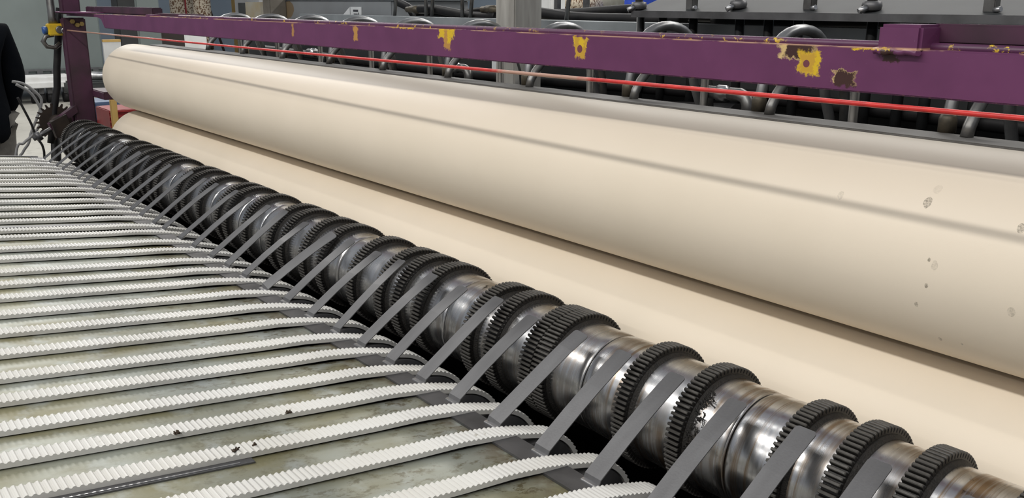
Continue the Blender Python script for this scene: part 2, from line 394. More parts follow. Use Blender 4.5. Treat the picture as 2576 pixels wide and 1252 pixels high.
# ------------------------------------------------------------------ conveyor bed, belts, pulleys, fingers
ORD = ['first', 'second', 'third', 'fourth', 'fifth', 'sixth', 'seventh', 'eighth', 'ninth', 'tenth', 'eleventh', 'twelfth', 'thirteenth', 'fourteenth', 'fifteenth', 'sixteenth', 'seventeenth', 'eighteenth', 'nineteenth', 'twentieth',
       'twenty-first', 'twenty-second', 'twenty-third', 'twenty-fourth', 'twenty-fifth', 'twenty-sixth', 'twenty-seventh', 'twenty-eighth', 'twenty-ninth', 'thirtieth', 'thirty-first', 'thirty-second', 'thirty-third', 'thirty-fourth', 'thirty-fifth', 'thirty-sixth', 'thirty-seventh', 'thirty-eighth', 'thirty-ninth', 'fortieth']
belts = [x+.02 for x in (-4.2,-4.1,-3.98,-3.88,-3.75,-3.64,-3.55,-3.43,-3.31,-3.19,-3.08,-2.97,-2.87,-2.74,-2.65,-2.51,-2.40,-2.27,-2.16,-2.05,-1.93,-1.81,-1.69,-1.57,-1.47,-1.36,-1.255,-1.15)] + [-1.02, -.90, -.79, -.68, -.57, -.46, -.35]
TH = .115
def bedz(y): return -.563 - TH*y
bed = empty('conveyor_bed', (-2, -.2, -1.0), 'sloping conveyor bed of stained grey-green zinc panels under white belts', 'conveyor')
YB0, YB1 = -.75, .765
def slab(mb, x0, x1, y0, y1, dz0, dz1):
    return mb.hexa([(x0, y0, bedz(y0)+dz0), (x1, y0, bedz(y0)+dz0), (x1, y1, bedz(y1)+dz0), (x0, y1, bedz(y1)+dz0), (x0, y0, bedz(y0)+dz1), (x1, y0, bedz(y0)+dz1), (x1, y1, bedz(y1)+dz1), (x0, y1, bedz(y1)+dz1)])
gaps = [-4.33] + belts + [-.24]
for i in range(len(gaps)-1):
    x0 = gaps[i]+(.013 if i else 0); x1 = gaps[i+1]-(.013 if i < len(gaps)-2 else 0)
    slab(MB(), x0, x1, YB0, YB1 + random.uniform(-.004, .004), -.004, 0).build('panel', bed_m, bed)
slab(MB(), -4.33, -.24, YB0, YB1-.02, -.03, -.008).build('underplate', gap_black, bed)
mb = MB(); slab(mb, -4.35, -4.331, YB0, YB1+.03, -.08, .004); mb.build('side_rail', dark_steel, bed)
for x in (-4.25, -2.3, -.4):
    for y in (-.6, .55): MB().box(x-.03, x+.03, y-.03, y+.03, -1.6, bedz(y)-.025).build('leg', dark_steel, bed)
# steel seam bar between two far belts and the shiny bar beside a near belt
k13 = belts[12]; slab(MB(), k13+.045, k13+.075, YB0, .72, .0005, .004).build('seam_bar', steel, bed)
slab(MB(), -1.1125, -1.098, YB0, .42, -.001, .0025).build('seam_bar', dark_steel, bed)
slab(MB(), -1.1035, -1.101, .1, .40, .0025, .0035).build('seam_bar', chrome, bed)

# belt path (bottom line) in y,z
path = [(YB0-.02, bedz(YB0-.02)+.0018), (.30, bedz(.30)+.0022), (.62, -.6305), (.705, -.638), (.76, -.6465), (.803, -.656), (.835, -.6645)]
PC = (.848, -.757); PR = .0855
path += [(PC[0]+PR*math.cos(math.radians(a)), PC[1]+PR*math.sin(math.radians(a))) for a in range(80, -60, -5)]
def resample(p, step):
    out = [p[0]]; i = 0; cur = p[0]; need = step
    pts = [Vector((a, b)) for a, b in p]; cur = pts[0]; i = 1; res = [cur.copy()]
    while i < len(pts):
        d = (pts[i]-cur).length
        if d >= need: cur = cur + (pts[i]-cur)*(need/d); res.append(cur.copy()); need = step
        else: need -= d; cur = pts[i]; i += 1
    return res
PITCH = .0088
fine = resample(path, PITCH/4)
# light smoothing of the path
for _ in range(12): fine = [fine[0]] + [(fine[i-1]+fine[i]*2+fine[i+1])/4 for i in range(1, len(fine)-1)] + [fine[-1]]
bw = .0172; hts = (.0064, .0086, .0090, .0070)
vs_ = []; fs = []
for i, p in enumerate(fine):
    q = fine[min(i+1, len(fine)-1)]-fine[max(i-1, 0)]; q.normalize(); nrm = Vector((-q.y, q.x))
    tp = p + nrm*hts[i % 4]
    vs_ += [(-bw, p.x, p.y), (bw, p.x, p.y), (bw, tp.x, tp.y), (-bw, tp.x, tp.y)]
for i in range(len(fine)-1):
    a = i*4; b = a+4
    for k in range(4): fs.append((a+k, a+(k+1) % 4, b+(k+1) % 4, b+k))
fs.append((0, 1, 2, 3)); e0 = (len(fine)-1)*4; fs.append((e0+3, e0+2, e0+1, e0))
bmesh_belt = MB().add(vs_, fs).mesh('ribbed_belt'); bmesh_belt.materials.append(belt_m)
for i, x in enumerate(belts):
    o = bpy.data.objects.new('ribbed_belt', bmesh_belt); COL.objects.link(o); o.location = (x, 0, 0)
    o.rotation_euler = (0, 0, 0)
    tag(o, 'white ribbed conveyor belt, %s from the far end of the bed' % ORD[i], 'belt', 'ribbed belts on the conveyor bed')
for u, v, r, lab in ((725, 1036, .006, 'brown fibre crumb on a belt near the middle'), (447, 1088, .0035, 'tiny dark crumb on the belt left of centre'), (590, 1132, .005, 'dark crumb on the near belt, left'), (640, 1118, .003, 'speck of dirt on the near belt')):
    r *= .75; rr_ = ray(u, v); tt = (-.563+.0125)/(rr_.z+TH*rr_.y); c = rr_*tt; mb = MB()
    for k in range(9):
        p = c+Vector((random.uniform(-1, 1)*r*.5, random.uniform(-1, 1)*r*1.2, -.001)); mb.tube([p, p+Vector((random.uniform(-1, 1)*r*.5, random.uniform(-1, 1)*r, random.uniform(0, .004))), p+Vector((random.uniform(-1, 1)*r, random.uniform(-1, 1)*r, 0))], [.0012, .0016, .0006], 5)
    mb.build('debris_crumb', simple('brown_fibre', (.06, .04, .025), .8), None, lab, 'debris')
# pulley shaft
pul = empty('pulley_shaft', (-2, PC[0], PC[1]), 'dark pulley shaft turning the belts at the bed end', 'shaft')
MB().latheX([(-4.4, .018), (-.2, .018)], PC[0], PC[1], 20).build('axle', dark_steel, pul)
pm = MB().latheX([(-.0175, .03), (-.0175, .081), (-.015, .0835), (.015, .0835), (.0175, .081), (.0175, .03)], 0, 0, 40).mesh('pulley', (0, 0, H)); pm.materials.append(dark_steel)
for x in belts:
    o = bpy.data.objects.new('pulley', pm); COL.objects.link(o); o.parent = pul; o.location = (x+2, 0, 0)
# black tray added under the roller so the open gap reads as deep shade
MB().box(-4.5, .5, .79, 1.45, -.97, -.95).box(-4.5, -4.48, .79, 1.45, -.97, -.72).box(-4.5, .5, .775, .79, -.97, -.70).box(-4.5, .5, 1.45, 1.46, -.97, -.70).build('gap_dark_tray', gap_black, label='black tray added under the toothed roller to keep the gap dark', cat='tray')
# stripper fingers
def finger_mesh(bend, tip):
    y0, z0 = .797, -.6475
    pts = [(0, 0), (.0025, .006), (.06, .046), (.105, .0755+bend*.4), (.140, .0965+bend), (.168+tip*.5, .1120+bend*1.2+tip*.1)]
    w = .0158; th = .0016; mb = MB(); rows = []
    P = [Vector((y0+a, z0+b)) for a, b in pts]
    # add rounded tip rows
    d = (P[-1]-P[-2]).normalized(); base = P[-1]; seq = [(p, w) for p in P]
    rc = .006
    for a in (18, 36, 54, 72, 90):
        aa = math.radians(a); seq.append((base + d*(rc*math.sin(aa)), w - rc*(1-math.cos(aa))))
    vs_ = []; fs = []
    for i, (p, ww) in enumerate(seq):
        q = (seq[min(i+1, len(seq)-1)][0]-seq[max(i-1, 0)][0]).normalized(); n = Vector((-q.y, q.x))*th
        vs_ += [(-ww, p.x, p.y), (ww, p.x, p.y), (ww, p.x+n.x, p.y+n.y), (-ww, p.x+n.x, p.y+n.y)]
    for i in range(len(seq)-1):
        a = i*4; b = a+4
        for k in range(4): fs.append((a+k, a+(k+1) % 4, b+(k+1) % 4, b+k))
    fs.append((0, 1, 2, 3)); e = (len(seq)-1)*4; fs.append((e+3, e+2, e+1, e))
    m = MB().add(vs_, fs).mesh('blade', (0, .78, H-.655)); m.materials.append(steel); return m
blades = [finger_mesh(b, tp) for b, tp in ((0, 0), (.004, .004), (-.003, .002), (.002, -.004))]
lip = MB().bbox(-.0165, .0165, .789, .7985, -.6505, -.6465, .0012).mesh('weld_lip', (0, .78, H-.655)); lip.materials.append(chrome)
# plate left of the blade
def plate_mesh(L):
    mb = MB(); x0, x1 = -.016-L, .0165
    mb.hexa([(x0, .756, bedz(.756)+.0005), (x1, .756, bedz(.756)+.0005), (x1, .803, bedz(.803)+.001), (x0, .803, bedz(.803)+.001),
             (x0, .756, bedz(.756)+.0045), (x1, .756, bedz(.756)+.0045), (x1, .803, bedz(.803)+.005), (x0, .803, bedz(.803)+.005)])
    m = mb.mesh('base_plate', (0, .78, H-.655)); m.materials.append(dark_steel); return m
scr = MB().latheZ([(-.6522, .0042), (-.6500, .0042), (-.6492, .0035)], -.032, .781, 14)
scm = scr.mesh('screw', (0, .78, H-.655)); scm.materials.append(steel)
twist = {20: .22, 23: -.12, 7: .18, 28: .1}
for i, b in enumerate(belts):
    x = b-.0345; prev = belts[i-1] if i else -4.30
    L = max(.02, (x-.016)-(prev+.004))
    f = empty('stripper_finger', (x, .78, -.655), 'grey steel stripper finger on the bed edge, %s from the far end' % ORD[i], 'stripper', 'stripper fingers between belts and toothed roller')
    p = bpy.data.objects.new('base_plate', plate_mesh(L)); COL.objects.link(p); p.parent = f
    s_ = bpy.data.objects.new('screw', scm); COL.objects.link(s_); s_.parent = p
    bl = bpy.data.objects.new('blade', blades[random.choice((0, 0, 1, 2, 3))]); COL.objects.link(bl); bl.parent = f
    bl.rotation_euler = (random.uniform(-.02, .025), twist.get(i, random.uniform(-.03, .03)), random.uniform(-.025, .025))
    l_ = bpy.data.objects.new('weld_lip', lip); COL.objects.link(l_); l_.parent = f

# ------------------------------------------------------------------ purple frame
fr = empty('purple_frame', (-4.78, 1.12, -1.6), 'purple painted steel gantry frame with long chipped beam over the rollers', 'frame')
BY = 1.12; BT, BB = -.0532, -.1125; KK = BY/1.19
beam = MB()
beam.bbox(-4.30, .75, BY, BY+.008, BB, BT, .002)
beam.box(-4.30, .75, BY+.006, BY+.060, BT-.008, BT-.0005)
beam.box(-4.30, .75, BY+.006, BY+.060, BB+.0005, BB+.008)
beam = beam.build('beam', purple, fr)
MB().prism([(-4.30, BY, BT), (-4.30, BY, BB+.001), (-4.345, BY, BT-.022), (-4.40, BY, BT-.014), (-4.96, BY, BT-.014), (-4.96, BY, BT)], (0, .008, 0)).build('gusset', purple, fr)
MB().bbox(-4.90, -4.45, 1.05, 1.20, -.052, -.046, .002).build('top_plate', purple, fr)
MB().bbox(-4.75, -3.75, 1.16, 1.20, -.052, -.022, .004).build('stub_beam', purple_dark, fr)
pp_ = MB()
pl = [(-4.80, 1.070), (-4.80, 1.165), (-4.88, 1.165), (-4.88, 1.070)]
pp_.bbox(-4.88, -4.80, 1.068, 1.166, -1.6, -.075, .006); post = pp_.build('post', purple_dark, fr)
MB().bbox(-4.93, -4.75, 1.02, 1.21, -1.6, -1.585, .003).build('foot_plate', purple_dark, fr)
MB().bbox(-4.87, -4.80, 1.07, 1.15, -.058, .35, .006).build('upper_post', purple_dark, fr)
for y, z in ((1.105, -.092), (1.125, -.108), (1.145, -.104)):
    MB().latheX([(-4.80, .011), (-4.787, .011)], y, z, 6, smooth=False).build('bolt', simple('yellow_painted_bolt', (.42, .30, .09), .5), post)
# rear rail over the top flange
MB().tube([(-3.4+i*.12, BY+.026, -.0515) for i in range(0, 35)], .0064, 14).build('rail', rail_m, fr)
MB().bbox(-4.2, -3.3, BY+.045, BY+.085, -.056, -.0425, .003).build('rear_flange', purple_dark, fr)
# right-hand raised bracket
br = MB().bbox(-.690*KK, -.628*KK, BY-.006, BY+.052, -.062*KK, -.0245*KK, .004).build('bracket_block', purple, fr)
MB().bbox(-.640*KK, -.45*KK, BY+.04, BY+.054, -.0505*KK, -.0235*KK, .003).build('bracket_arm', purple_dark, fr)
MB().bbox(-.475*KK, .2, BY-.004, BY+.054, -.062*KK, -.0235*KK, .004).build('bracket_block', purple, fr)
MB().tube([(-.694*KK+i*.0056, BY-.006+.0015*math.sin(i*2.1), -.0605*KK+.0012*math.sin(i*1.7)) for i in range(12)], .0042, 8).build('weld_bead', purple, fr)
for x in (-3.72, -3.06):
    MB().bbox(x, x+.10, BY+.002, BY+.03, BT-.002, BT+.006, .002).build('clip', purple, fr)
# arm that carries the roller journal, and lower bearing arm
MB().bbox(-4.86, -4.60, 1.16, 1.36, -.452, -.415, .004).build('journal_arm', purple_dark, fr)
mb = MB(); mb.box(-4.80, -4.62, 1.30, 1.34, -.45, -.33); mb.build('bearing_block', dark_body, fr)
A, B = aX(185, 262, -4.84), aX(118, 310, -4.84); C_, D_ = aX(170, 345, -4.84), aX(200, 318, -4.84)
MB().prism([A, B, B+Vector((0, .01, -.03)), A+Vector((0, .005, -.035))], (.05, 0, 0)).build('bearing_arm', purple_dark, fr)
MB().prism([aX(126, 322, -4.84), aX(160, 352, -4.84), aX(205, 322, -4.84), aX(202, 306, -4.84)], (.05, 0, 0)).build('bearing_arm', purple_dark, fr)
MB().prism([aX(122, 305, -4.82), aX(138, 345, -4.82), aX(178, 330, -4.82), aX(160, 285, -4.82)], (.05, 0, 0)).build('bearing_block', rusty, fr)

# sprocket
c = aX(140, 305, -4.93)
spr = MB(); out = []
n = 22
for k in range(n):
    for da, r in ((-.3, .074), (-.1, .092), (.1, .092), (.3, .074)):
        a = 2*math.pi*(k+da)/n; out.append((c.x, c.y+r*math.cos(a), c.z+r*math.sin(a)))
sp = empty('chain_sprocket', c, 'dark toothed chain sprocket beside the purple post', 'sprocket')
spr.prism(out, (.012, 0, 0)); spr.build('toothed_disc', rusty, sp)
MB().latheX([(c.x-.03, .035), (c.x+.10, .035)], c.y, c.z, 20).build('hub', rusty, sp)
q0, q1 = aX(84, 350, -4.75), aX(128, 324, -4.75)
ab = empty('adjuster_bolt', q0, 'dark threaded adjuster bolt poking out below the sprocket', 'bolt')
MB().tube([q0, q1], .011, 10).build('rod', dark_steel, ab)
qm = q0.lerp(q1, .28); d = (q1-q0).normalized(); MB().tube([qm-d*.012, qm+d*.012], .024, 6).build('nut', dark_steel, ab)
a0 = aX(140, 318, -4.98); MB().tube([a0, Vector((a0.x, a0.y-.10, -1.6))], .024, 12).build('support_strut', black_rub, label='dark leaning strut below the sprocket', cat='strut')

# red pull cord and its switch
SW = aX(139, 74, -4.88)
cp = [aX(163, 75.5, -4.86)]
cp = [Vector((-4.86, cp[0].y, cp[0].z))]
c1 = Vector((.6, .985, -.1055)); c0 = cp[0]
pts = [c0 + (c1-c0)*(i/30.) + Vector((0, 0, -.004*math.sin(math.pi*i/30.))) for i in range(31)]
MB().tube(pts, .0032, 8).build('red_rope', cord_m, label='thin red pull rope stretched in front of the purple beam', cat='rope')
sw = empty('pull_switch', SW, 'small yellow pull-cord switch box with blue cap', 'switch')
MB().bbox(SW.x-.03, SW.x+.03, SW.y-.036, SW.y+.036, SW.z-.028, SW.z+.028, .005).build('housing', yellow_pl, sw)
MB().tube([(SW.x, SW.y-.036, SW.z-.002), (SW.x, SW.y-.056, SW.z-.004)], .017, 14).build('cap', blue_cap, sw)
MB().latheX([(SW.x+.028, .018), (SW.x+.036, .018), (SW.x+.040, .014)], SW.y+.012, SW.z-.001, 16).build('boss', galv, sw)
rg = [(SW.x+.045+.0*math.cos(a), SW.y+.035+.016*math.cos(a), SW.z-.006+.014*math.sin(a)) for a in [i*math.pi/8 for i in range(17)]]
MB().tube(rg, .003, 6).build('ring', chrome, sw)
hk = [(SW.x, SW.y-.01, SW.z-.025), (SW.x, SW.y-.045, SW.z-.03), (SW.x, SW.y-.06, SW.z-.055), (SW.x, SW.y-.045, SW.z-.08), (SW.x, SW.y-.01, SW.z-.085), (SW.x, SW.y+.015, SW.z-.065)]
MB().tube(hk, .011, 10).build('conduit_elbow', galv, sw)
MB().tube([(SW.x, SW.y-.005, SW.z+.026), (SW.x, SW.y-.008, SW.z+.06), (SW.x, SW.y-.005, SW.z+.35)], [.022, .018, .016], 12).build('conduit', galv, sw)
hp = [aX(u, v, -4.93) for u, v in ((150, 20), (149, 60), (146, 110), (143, 170), (144, 220), (138, 262), (134, 300), (128, 360))]
MB().tube(hp, .017, 10).build('hanging_hose', black_rub, label='black hose hanging behind the yellow switch left of the purple post', cat='hose')

# ------------------------------------------------------------------ pipe machine behind the rollers
HX = [-4.62, -4.18, -3.75, -3.32, -2.91, -2.50, -2.085, -1.67, -1.26, -.83, -.40, .03]
mach = empty('pipe_machine', (-2, 2.1, -1.6), 'dark machine body with grey channel and sill behind the purple beam', 'machine')
mb = MB(); mb.bbox(-5.3, .9, 1.60, 1.69, -.249, -.230, .004); mb.build('sill', sill_mat, mach)
MB().box(-5.3, .9, 1.60, 1.606, -.40, -.232).build('sill_face', sill_mat, mach)
MB().box(-5.3, .9, 1.76, 1.80, -.285, -.268).build('inner_ledge', sill_mat, mach)
MB().box(-5.3, .9, 2.18, 2.22, -1.55, -.15).build('back_plate', dark_body, mach)
MB().box(-5.3, .9, 1.60, 2.2, -.60, -.58).build('floor_pan', dark_body, mach)
MB().box(-5.3, .9, 1.604, 1.62, -1.6, -.58).build('front_plate', dark_body, mach)
chn = MB(); chn.box(-4.55, .9, 2.16, 2.168, -.16, -.057); chn.box(-4.55, .9, 2.168, 2.26, -.066, -.057)
chn.build('channel', grey_paint, mach)
for i, x in enumerate(HX):
    h = empty('hoop_pipe', (x, 1.7, -.255), 'grey pipe hoop rising from the sill, %s from the far end' % ORD[i], 'pipe', 'pipe hoops behind the purple beam')
    p = [(x, 1.700, -.240), (x, 1.703, -.20), (x, 1.712, -.16)]
    for a in range(170, -1, -17):
        aa = math.radians(a); p.append((x, 1.838+.100*math.cos(aa), (-.121 if x < -1.8 else -.112)+.058*math.sin(aa)))
    p += [(x, 1.942, -.16), (x, 1.955, -.21), (x, 1.985, -.27), (x, 2.00, -.32)]
    MB().tube(p, .0125, 12).build('pipe', hoop_pipe, h)
    MB().latheZ([(-.230, .0165), (-.204, .0165), (-.200, .0145), (-.197, .013)], x, 1.700, 14).build('coupling', brass_dull, h)
for i, x in enumerate(HX[:-1]):
    x += .055
    p = [(x, 1.664, -.232), (x, 1.670, -.212), (x, 1.686, -.188), (x, 1.715, -.160), (x, 1.755, -.135), (x, 1.80, -.118), (x, 1.85, -.112), (x, 1.90, -.128), (x, 1.935, -.165), (x, 1.955, -.22), (x, 1.965, -.32)]
    MB().tube(p, .0115, 12).build('bent_pipe', galv, None, 'bent grey pipe curling back from the sill, %s from the far end' % ORD[i], 'pipe', 'bent pipes on the sill')
    x += .13
    MB().latheZ([(-.268, .015), (-.262, .010), (-.10, .010)], x, 1.78, 12).build('upright_pipe', upr, None, 'straight thin upright pipe behind the sill, %s from the far end' % ORD[i], 'pipe', 'upright pipes on the inner ledge')
# black hoses lying in the machine
def hose(pts, r, name, lab, mat=black_rub, n=10):
    P_ = []
    pts = [Vector(p) for p in pts]
    for i in range(len(pts)-1):
        a = pts[max(i-1, 0)]; b = pts[i]; c = pts[i+1]; d = pts[min(i+2, len(pts)-1)]
        for k in range(6):
            u = k/6.; P_.append(.5*((2*b)+(c-a)*u+(2*a-5*b+4*c-d)*u*u+(3*b-a-3*c+d)*u*u*u))
    P_.append(pts[-1]); return MB().tube(P_, r, n).build(name, mat, None, lab, 'hose')
hose([(-5, 2.06, -.33), (-3.5, 2.05, -.34), (-2.2, 2.06, -.325), (-1.75, 2.05, -.30), (-1.55, 2.0, -.285)], .028, 'thick_hose', 'thick black hose lying along the dark machine left of the silver elbow')
hose([(-1.2, 1.86, -.285), (-.9, 1.87, -.295), (-.5, 1.86, -.31), (.2, 1.85, -.32), (.8, 1.85, -.32)], .026, 'thick_hose', 'thick black hose lying behind the sill at the right')
hose([(-5, 2.13, -.25), (-3, 2.13, -.27), (-1.5, 2.13, -.25), (0, 2.13, -.28), (.8, 2.13, -.28)], .02, 'black_pipe', 'slim black pipe along the dark back plate')
# silver elbow and couplings
def fitting(u, v, Y, lab):
    c = aY(u, v, Y); e = empty('pipe_elbow', c, lab, 'fitting')
    MB().latheX([(c.x-.10, .016), (c.x-.06, .016), (c.x-.058, .020), (c.x-.035, .020), (c.x-.033, .014), (c.x-.02, .014)], c.y, c.z, 12).build('coupling', chrome, e)
    MB().tube([c+Vector((-.022, 0, 0)), c+Vector((.01, 0, 0)), c+Vector((.026, 0, -.006)), c+Vector((.034, 0, -.022)), c+Vector((.034, 0, -.075))], .0165, 12).build('elbow', galv, e)
fitting(1855, 238, 1.80, 'silver pipe elbow and couplings under the beam at right')
fitting(800, 133, 1.95, 'small grey pipe elbow under the beam at left')
fitting(1165, 172, 1.95, 'rusty pipe elbow under the beam near the sticker')
c = aY(1249, 175, 2.175); MB().bbox(c.x-.03, c.x+.03, 2.174, 2.179, c.z-.035, c.z+.035, .001).build('sticker', paper, label='white sticker on the dark back plate under the beam', cat='sticker')

# hoses and fittings on top of the channel
def topY(u, v, Y=2.3): return aY(u, v, Y)
hose([topY(*q) for q in ((1000, 5), (1030, 20), (1045, 38), (1100, 40), (1180, 42), (1250, 40), (1330, 41))], .018, 'channel_hose', 'lower black hose sagging on the grey channel left of the column')
hose([topY(*q, 2.27) for q in ((1056, 22), (1090, 23), (1130, 30), (1170, 38), (1200, 41), (1250, 41))], .019, 'channel_hose', 'upper black hose leaving the pipe tee left of the column')
hose([topY(*q, 2.36) for q in ((1150, 32), (1190, 27), (1215, 25), (1260, 24))], .012, 'channel_hose', 'short black hose between tee and column')
hose([topY(*q, 2.30) for q in ((1312, 26), (1360, 33), (1420, 42), (1480, 47), (1560, 49), (1640, 50), (1720, 48))], .022, 'channel_hose', 'long black hose drooping right of the steel column')
hose([topY(*q, 2.36) for q in ((1312, 40), (1400, 36), (1480, 32), (1560, 26), (1620, 25), (1700, 36), (1850, 42), (2000, 40))], .020, 'channel_hose', 'second black hose swelling up right of the column')
hose([topY(*q, 2.42) for q in ((1560, 40), (1680, 44), (1850, 52), (2050, 56), (2250, 60), (2576, 66))], .024, 'channel_hose', 'black hose under the sloping grey plate')
hose([topY(*q, 2.30) for q in ((1800, 50), (1950, 53), (2100, 50), (2300, 52), (2576, 58))], .026, 'channel_hose', 'thick black hose bundle behind the raised purple bracket')
for u, lab in ((1042, 'dull pipe tee on the grey channel at the housing end'), (1235, 'rusty pipe tee on the channel beside the column')):
    c = aY(u, 24, 2.27); e = empty('pipe_tee', c, lab, 'fitting')
    MB().latheX([(c.x-.06, .013), (c.x-.03, .013), (c.x-.028, .017), (c.x+.028, .017), (c.x+.03, .013), (c.x+.06, .013)], c.y, c.z, 12).build('body', brass_dull, e)
    MB().latheZ([(-.057, .008), (c.z-.02, .008), (c.z-.015, .012), (c.z, .012)], c.x, c.y, 12).build('stem', galv, e)
for u, u2, lab in ((993, 999, 'thin grey tube standing at the left end of the channel'), (1072, 1068, 'thin bent grey tube behind the tee'), (1086, 1090, 'thin grey tube leaning right behind the tee'), (1183, 1190, 'pale thin tube standing on the channel left of column'), (1425, 1434, 'pale thin tube standing on the channel right of column'), (1163, 1160, 'dull thin tube before the wooden wall post')):
    a = aY(u, 46, 2.24); a.z = -.057; b = aY(u2, -60, 2.24); MB().tube([a, a.lerp(b, .5)+Vector((.004, 0, 0)), b], .008, 10).build('thin_tube', galv, None, lab, 'tube')
# steel column
MB().bbox(-2.54, -2.435, 1.93, 2.05, -.45, 1.3, .004).build('steel_column', simple('bare_column_steel', (.45, .44, .41), .5, .2, (.27, .26, .24), 6, stretch=(4, 4, .5)), None, 'square bare steel column rising behind the purple beam', 'column')

# grey housing with a label, left of the channel
e = empty('grey_housing', (-3.9, 2.5, -.6), 'grey sheet-metal housing with brown stain and peeling paper label', 'housing')
x0 = aY(690, 20, 2.3).x; x1 = aY(985, 20, 2.3).x
t = NT('stained_grey_housing'); n1 = t.noise(3., detail=4)
col = t.mix(t.ramp(n1, .3, .7), (.28, .30, .315), (.22, .225, .23)); q = aY(722, 22, 2.3)
col = t.mix(t.math('MULTIPLY', t.spot((q.x, q.y, q.z), (.09, .3, .05), 1.2, t.noise(9, detail=4)), .8), col, (.20, .13, .05)); hm = t.done(col, .5, .2)
MB().bbox(x0, x1, 2.3, 2.75, -.7, .012, .006).build('body', hm, e)
MB().bbox(x0-.02, x1+.03, 2.29, 2.77, .012, .022, .003).build('lid', grey_paint, e)
q = aY(895, 33, 2.294); lb = MB().box(q.x-.055, q.x+.055, 2.294, 2.299, q.z-.045, q.z+.03).build('label_sheet', paper, e)
for dx, dz, w, h in ((.0, .012, .05, .010), (.0, -.004, .04, .004), (.03, -.012, .006, .03), (-.01, -.016, .03, .004)):
    MB().box(q.x+dx-w/2, q.x+dx+w/2, 2.2925, 2.2939, q.z+dz-h/2, q.z+dz+h/2).build('print_block', ink, lb)
MB().prism([(q.x-.056, 2.292, q.z+.03), (q.x-.056, 2.292, q.z-.02), (q.x-.10, 2.25, q.z-.035)], (0, -.001, 0)).build('peeled_corner', paper, lb)
# bar post left of the housing
a = aY(672, 20, 2.2); MB().bbox(a.x-.06, a.x+.04, 2.2, 2.3, -.7, .9, .004).build('grey_post', simple('weathered_post', (.24, .22, .19), .6, .3, (.14, .125, .1), 8), None, 'weathered grey post left of the grey housing', 'post')

# sloping grey plate with posts at upper right
e = empty('sloping_plate', (-.6, 2.2, -.02), 'sloping grey steel plate carrying clamped posts at the upper right', 'plate')
YA = 2.05; xa = aY(1590, 34, YA).x
pz = -.022
MB().prism([(xa, YA, pz), (.9, YA, pz), (.9, YA+1.1, .30), (xa-.10, YA+1.1, .30)], (0, .002, -.008)).build('sheet', simple('oily_grey_sheet', (.045, .048, .05), .6, 0, (.022, .024, .025), 4), e)
MB().box(xa, .9, YA-.004, YA+.002, pz-.016, pz+.003).build('lip', dark_steel, e)
def psl(u, v):   # point on the sloping sheet
    r = ray(u, v); k = (.322/1.1); tt = (pz - k*YA)/(r.z - k*r.y); return r*tt
for u, v in ((1740, 22), (2037, 22), (2493, 27)):
    c = psl(u, v); MB().bbox(c.x-.013, c.x+.013, c.y-.013, c.y+.013, c.z-.004, c.z+.6, .002).build('square_post', galv, e)
    MB().tube([c+Vector((.012, -.012, .001)), c+Vector((.028, -.016, .004))], .006, 8).build('weld_bead', chrome, e)
for u, v in ((1607, 24), (1857, 22), (2192, 27)):
    c = psl(u, v); p_ = MB().latheZ([(c.z-.004, .012), (c.z+.6, .012)], c.x, c.y, 14).build('round_post', galv, e)
    MB().latheZ([(c.z+.001, .022), (c.z+.012, .024), (c.z+.022, .022), (c.z+.023, .013)], c.x, c.y, 14).build('clamp', steel, p_)
    MB().tube([c+Vector((.0, -.02, .008)), c+Vector((-.012, -.036, -.002))], .008, 6).build('clamp_bolt', chrome, p_)
for i, u in enumerate((1612, 1668, 1745, 1862, 1935, 2010, 2197, 2282, 2352, 2480)):
    b = aY(u, 45, 2.10); MB().latheZ([(-.36, .013), (-.03, .013)], b.x, 2.10, 12).build('drop_pipe', simple('blackened_pipe', (.03, .032, .034), .4, .5, (.015, .015, .015), 20), None, 'blackened pipe dropping from the sloping plate, %s from the left' % ORD[i], 'pipe', 'drop pipes under the sloping plate')

# ------------------------------------------------------------------ far left: enclosure, cart, bins, board
P0 = aX(-140, 180, -17.); P1 = aX(262, 168, -17.)
e = empty('grey_enclosure', (-17.5, (P0.y+P1.y)/2, -1.6), 'large grey-green machine enclosure standing behind the cart', 'enclosure')
MB().bbox(-18.6, -17., P0.y, P1.y, -1.22, 2.4, .02).build('panel', grey_green, e)
mbp = MB(); sy0, sy1 = P0.y, aX(266, 170, -16.95).y; zt = aX(165, 172, -16.95).z; zb = aX(165, 188, -16.95).z; h_ = zt-zb
mbp.box(-16.98, -16.95, sy0, sy1, zt-.28*h_, zt); mbp.box(-16.98, -16.95, sy0, sy1, zb, zb+.28*h_)
y = sy0
while y < sy1:
    mbp.box(-16.98, -16.95, y, y+.09, zb+.27*h_, zt-.27*h_); y += .22
mbp.build('slotted_angle', simple('grey_slotted_angle', (.13, .135, .14), .5, .4), e)
for yy in (P0.y+.2, P1.y-.2): MB().box(-18.4, -17.2, yy-.1, yy+.1, -1.6, -1.22).build('foot', dark_steel, e)
q0 = aX(20, 192, -16.3); q1 = aX(187, 212, -16.3); q0.z = aX(125, 192, -16.3).z; q1.z = aX(125, 211, -16.3).z
ct = empty('white_cart', (-16.5, (q0.y+q1.y)/2, -1.6), 'low white cart on black casters under the grey enclosure', 'cart')
MB().bbox(-16.85, -16.3, q0.y, q1.y, q1.z, q0.z, .015).build('deck', white_paint, ct)
MB().bbox(-16.88, -16.26, q0.y, q1.y, q1.z-.06, q1.z+.03, .01).build('edge_rail', white_paint, ct)
for u in (40, 85, 102, 124, 165):
    c = aX(u, 222, -16.4); MB().tube([(-16.4, c.y-.05, -1.52), (-16.4, c.y+.05, -1.52)], .08, 16).build('caster', black_rub, ct)
    MB().box(-16.44, -16.36, c.y-.04, c.y+.04, -1.46, q1.z-.05).build('caster_fork', dark_steel, ct)
